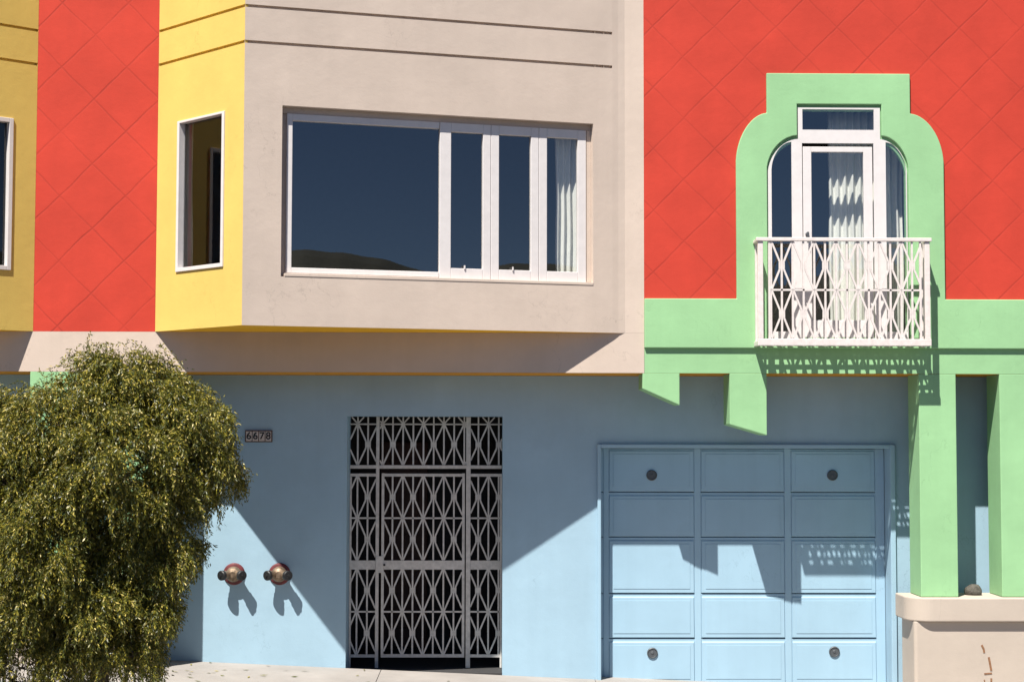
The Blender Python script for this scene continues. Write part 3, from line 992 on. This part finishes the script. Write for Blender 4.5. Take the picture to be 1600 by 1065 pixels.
# fire hose inlets on the lit blue wall
def hose_inlet(px, py, label):
    u_, v_ = FW.px(px, py)
    t = empty('hose_connection', FW.p(u_, v_), label, 'fire hose inlet', 'twin fire hose inlets on the blue wall')
    t.scale = (0.9, 0.9, 0.9)
    L = Frame((0, 0), (1, 0))
    part(MB().lathe((0, -0.001, 0), (0, -1, 0), [(0, 0.105), (0.012, 0.105), (0.022, 0.095), (0.03, 0.06)], 32), 'flange', 'fire_red', parent=t, smooth=False, bevel=0.002)
    part(MB().lathe((0, -0.031, 0), (0, -1, 0), [(0, 0.075), (0.04, 0.072), (0.065, 0.060), (0.08, 0.03)], 28), 'body', 'brass', parent=t, bevel=0.003)
    for s in (-1, 1):
        ax = Vector((s * 0.55, -0.84, -0.02)).normalized()
        c0 = Vector((s * 0.03, -0.06, 0))
        ob = part(MB().lathe(c0, ax, [(0, 0.038), (0.07, 0.038), (0.072, 0.044), (0.10, 0.044)], 24), 'outlet', 'brass', parent=t)
        part(MB().lathe(c0 + ax * 0.1005, ax, [(0, 0.047), (0.028, 0.047), (0.034, 0.040), (0.034, 0.012), (0.045, 0.010)], 24), 'cap', 'black', parent=ob)
    return t
hose_inlet(366, 896, 'left of two brass fire hose inlets with red flange and black caps')
hose_inlet(437, 896, 'right of two brass fire hose inlets, at the edge of the diagonal shadow')

# house number
u_, v_ = FW.px(404.5, 681)
sign = empty('house_number_sign', FW.p(u_, v_), 'small brown plate with four cream number tiles on the blue wall', 'house number')
L0 = Frame((0, 0), (1, 0))
part(MB().box(L0, -0.118, 0.118, -0.052, 0.052, 0.001, 0.014), 'backplate', 'bronze', parent=sign, bevel=0.003)
for k, ch in enumerate('6678'):
    cx = -0.084 + k * 0.056
    tl = part(MB().box(L0, cx - 0.0245, cx + 0.0245, -0.042, 0.042, 0.0145, 0.019), 'tile', 'tile', parent=sign, bevel=0.002)
    cu = bpy.data.curves.new('digit', 'FONT')
    cu.body = ch
    cu.size = 0.088
    cu.align_x = 'CENTER'
    cu.align_y = 'CENTER'
    cu.extrude = 0.001
    cu.offset = 0.0012
    to = bpy.data.objects.new('digit_source', cu)
    sc.collection.objects.link(to)
    bpy.context.view_layer.update()
    me = bpy.data.meshes.new_from_object(to.evaluated_get(bpy.context.evaluated_depsgraph_get()))
    bpy.data.objects.remove(to)
    me.name = 'digit'
    me.transform(Matrix.Translation((cx, -0.0205, 0)) @ Matrix.Rotation(R(90), 4, 'X'))
    me.materials.clear()
    me.materials.append(M['black'])
    o = bpy.data.objects.new('digit', me)
    sc.collection.objects.link(o)
    o.parent = tl

# round stone on the ledge in the slot
def stone():
    bm = bmesh.new()
    bmesh.ops.create_icosphere(bm, subdivisions=3, radius=1)
    for v in bm.verts:
        d = v.co.normalized()
        k = 1 + 0.12 * noise.noise(d * 1.7) + 0.05 * noise.noise(d * 5)
        v.co = Vector((d.x * 0.075 * k, d.y * 0.07 * k, max(-0.03, d.z * 0.062 * k)))
    me = bpy.data.meshes.new('stone')
    bm.to_mesh(me)
    bm.free()
    me.materials.append(M['stone'])
    for p in me.polygons:
        p.use_smooth = True
    o = bpy.data.objects.new('stone', me)
    sc.collection.objects.link(o)
    fr = Frame((0, 0.2), (1, 0.2))
    o.location = (fr.px(1521, 918)[0], 0.2, zp + 0.028)
    return tag(o, 'dark round stone on the peach ledge between the mint piers', 'stone')
stone()

# ------------------------------------------------------------------ tree
TY = -2.3
FT = Frame((0, TY), (1, TY))
tb = FT.px(150, 800)
tx = tb[0]
tree = empty('tree', (tx, TY, ground(tx)), 'bushy olive-green street tree with fine drooping leaves in front of the blue wall', 'tree')
lobes = [  # pixel centre, radii in pixels at the tree's distance, depth offset in m
    (146, 628, 62, 50, 0.05), (240, 630, 50, 48, 0.0), (196, 614, 54, 46, 0.0), (90, 668, 95, 72, -0.1), (265, 660, 62, 62, 0.1), (318, 692, 52, 58, -0.1), (338, 752, 42, 50, 0.05),
    (190, 740, 120, 100, -0.25), (20, 760, 110, 110, -0.1), (240, 830, 85, 90, -0.05), (90, 870, 130, 110, -0.25), (190, 915, 90, 80, 0.05),
    (20, 950, 110, 90, 0.0), (-110, 780, 110, 130, 0.1), (-110, 920, 110, 100, 0.0), (230, 960, 50, 45, -0.1), (110, 1000, 100, 60, 0.1), (-40, 690, 90, 80, 0.15),
    (40, 1040, 105, 60, -0.1), (130, 960, 120, 70, -0.2), (-60, 1040, 100, 60, 0.0), (215, 1020, 45, 60, -0.15), (170, 1045, 75, 50, 0.1),
]
S_T = FPX / (TY - CAM.y)
rng = random.Random(11)
crown = MB()
def rv():
    while True:
        v = Vector((rng.uniform(-1, 1), rng.uniform(-1, 1), rng.uniform(-1, 1)))
        if 0.05 < v.length < 1:
            return v.normalized()
def leaf_quad(p, d, ln, wd):
    """one narrow leaf: four corners in a lozenge with a slight fold"""
    s = d.cross(rv())
    if s.length < 1e-3:
        return
    s = s.normalized() * wd / 2
    i = len(crown.v)
    crown.v += [p, p + d * ln * 0.45 + s, p + d * ln, p + d * ln * 0.45 - s]
    crown.f.append((i, i + 1, i + 2, i + 3))
tips = []
def project(p):
    d = p - CAM
    z = d.dot(fwd)
    return W0 / 2 + FPX * d.dot(rgt) / z, H0 / 2 - FPX * d.dot(up) / z
EDGE = [(500, 235), (540, 262), (580, 296), (620, 335), (650, 364), (715, 370), (735, 386), (775, 380), (800, 362), (850, 335), (900, 308), (950, 288), (1000, 265), (1100, 245)]
def edge_px(y):
    # measured right-hand outline of the crown
    for (ya, xa), (yb, xb) in zip(EDGE, EDGE[1:]):
        if y < yb:
            return xa + (xb - xa) * max(0, y - ya) / (yb - ya)
    return EDGE[-1][1]
for (px, py, rx, rz, dy) in lobes:
    cu, cv = FT.px(px, py)
    c = Vector((cu, TY + dy, cv))
    rx_, rz_ = rx / S_T * 0.97, rz / S_T * 0.97
    ry_ = (rx_ + rz_) / 2 * 0.95
    ncl = int(27 * (rx_ * rz_) / 0.16) + 4
    if py > 980:
        ncl = int(ncl * 0.5)
    if px < -60:
        ncl = int(ncl * 0.6)
    nfill = int(ncl * 1.7)
    for ic in range(ncl + nfill):
        fill = ic >= ncl
        d = rv()
        rad = rng.uniform(0.62, 1.0) if rng.random() < 0.82 else rng.uniform(0.1, 0.6)
        if fill:
            rad = rng.uniform(0.25, 0.88)
        q0 = c + Vector((d.x * rx_, d.y * ry_, d.z * rz_)) * rad + Vector((0, 0, 0.06))
        if not fill:
            tips.append((q0, c))
        cr = rng.uniform(0.05, 0.105)
        out = Vector((d.x, d.y, d.z * 0.5 + 0.25)).normalized()
        for _ in range(rng.randint(8, 13) if fill else rng.randint(24, 42)):
            # a sprig: starts outward, then droops
            dirv = (out + rv() * 0.75).normalized()
            L = rng.uniform(0.07, 0.26)
            p = q0 + rv() * cr * rng.random() ** 0.4
            for k in range(int(L / 0.0065)):
                dirv = (dirv + Vector((0, 0, -0.07))).normalized()
                p = p + dirv * 0.0065
                qx, qy = project(p)
                if qx > edge_px(qy) + rng.gauss(0, 6):
                    continue
                ld = (dirv * 0.8 + rv() * 0.85 + Vector((0, 0, -0.35))).normalized()
                leaf_quad(p, ld, rng.uniform(0.018, 0.036), rng.uniform(0.0055, 0.010))
crown_o = crown.build('crown', M['leaf'], fixn=False)
crown_o.parent = tree
crown_o.matrix_parent_inverse = Matrix.Translation(-Vector((tx, TY, ground(tx))))
# trunk with limbs
mb = MB()
def tube(mb, pts, r0, r1, seg=8):
    base = len(mb.v)
    for i, p in enumerate(pts):
        t = i / (len(pts) - 1)
        d = (pts[min(i + 1, len(pts) - 1)] - pts[max(i - 1, 0)]).normalized()
        a = d.orthogonal().normalized()
        a = (Vector((1, 0, 0)) - d * d.x).normalized() if abs(d.x) < 0.95 else a
        b = d.cross(a)
        r = r0 + (r1 - r0) * t
        for k in range(seg):
            an = 2 * math.pi * k / seg
            mb.v.append(p + (a * math.cos(an) + b * math.sin(an)) * r)
    for i in range(len(pts) - 1):
        for k in range(seg):
            q_, q2 = base + i * seg + k, base + i * seg + (k + 1) % seg
            mb.f.append((q_, q2, q2 + seg, q_ + seg))
gz_ = ground(tx)
trunk_pts = [Vector((tx + 0.05 * math.sin(k * 0.9), TY + 0.03 * math.cos(k * 1.3), gz_ - 0.1 + k * 0.22)) for k in range(10)]
tube(mb, trunk_pts, 0.075, 0.028, 10)
for (px, py, rx, rz, dy) in lobes:
    cu, cv = FT.px(px, py)
    e = Vector((cu, TY + dy, cv))
    s = min(trunk_pts, key=lambda q_: abs(q_.z - (e.z - 0.35)))
    m1 = s.lerp(e, 0.5) + Vector((rng.uniform(-.06, .06), rng.uniform(-.06, .06), 0.10))
    tube(mb, [s, s.lerp(m1, .5) + Vector((0, 0, .03)), m1, m1.lerp(e, .5) + Vector((0, 0, .03)), e], 0.024, 0.007, 6)
for (q0, c) in tips[::3]:
    tube(mb, [c, c.lerp(q0, 0.5) + Vector((0, 0, 0.04)), q0], 0.006, 0.002, 4)
tr = mb.build('trunk', M['bark'], fixn=True, smooth=True)
tr.parent = tree
tr.matrix_parent_inverse = Matrix.Translation(-Vector((tx, TY, ground(tx))))
far = tree.copy()
sc.collection.objects.link(far)
for ch in (crown_o, tr):
    k = ch.copy()
    sc.collection.objects.link(k)
    k.parent = far
far.location = (31, -53, -0.4)
far.scale = (3.7, 3.7, 3.7)
far.rotation_euler = (0, 0, 2.2)
tag(far, 'large dark tree across the street, mirrored low in the casement panes')
litter = MB()
for _ in range(80):
    x_, y_ = tx + rng.gauss(0.3, 0.9), rng.uniform(-1.6, 0.55)
    a_ = rng.uniform(0, 6.28)
    l_, w_ = rng.uniform(0.02, 0.045), rng.uniform(0.006, 0.012)
    cx_, sx_ = math.cos(a_), math.sin(a_)
    pts = [(-l_, 0), (0, w_), (l_, 0), (0, -w_)]
    litter.face([(x_ + p[0] * cx_ - p[1] * sx_, y_ + p[0] * sx_ + p[1] * cx_, ground(x_ + p[0] * cx_ - p[1] * sx_) + 0.004 + rng.uniform(0, .006)) for p in pts])
tag(litter.build('fallen_leaves', M['leaf'], fixn=False), 'dry olive leaves scattered on the pavement under the tree', 'fallen leaves', kind='stuff')
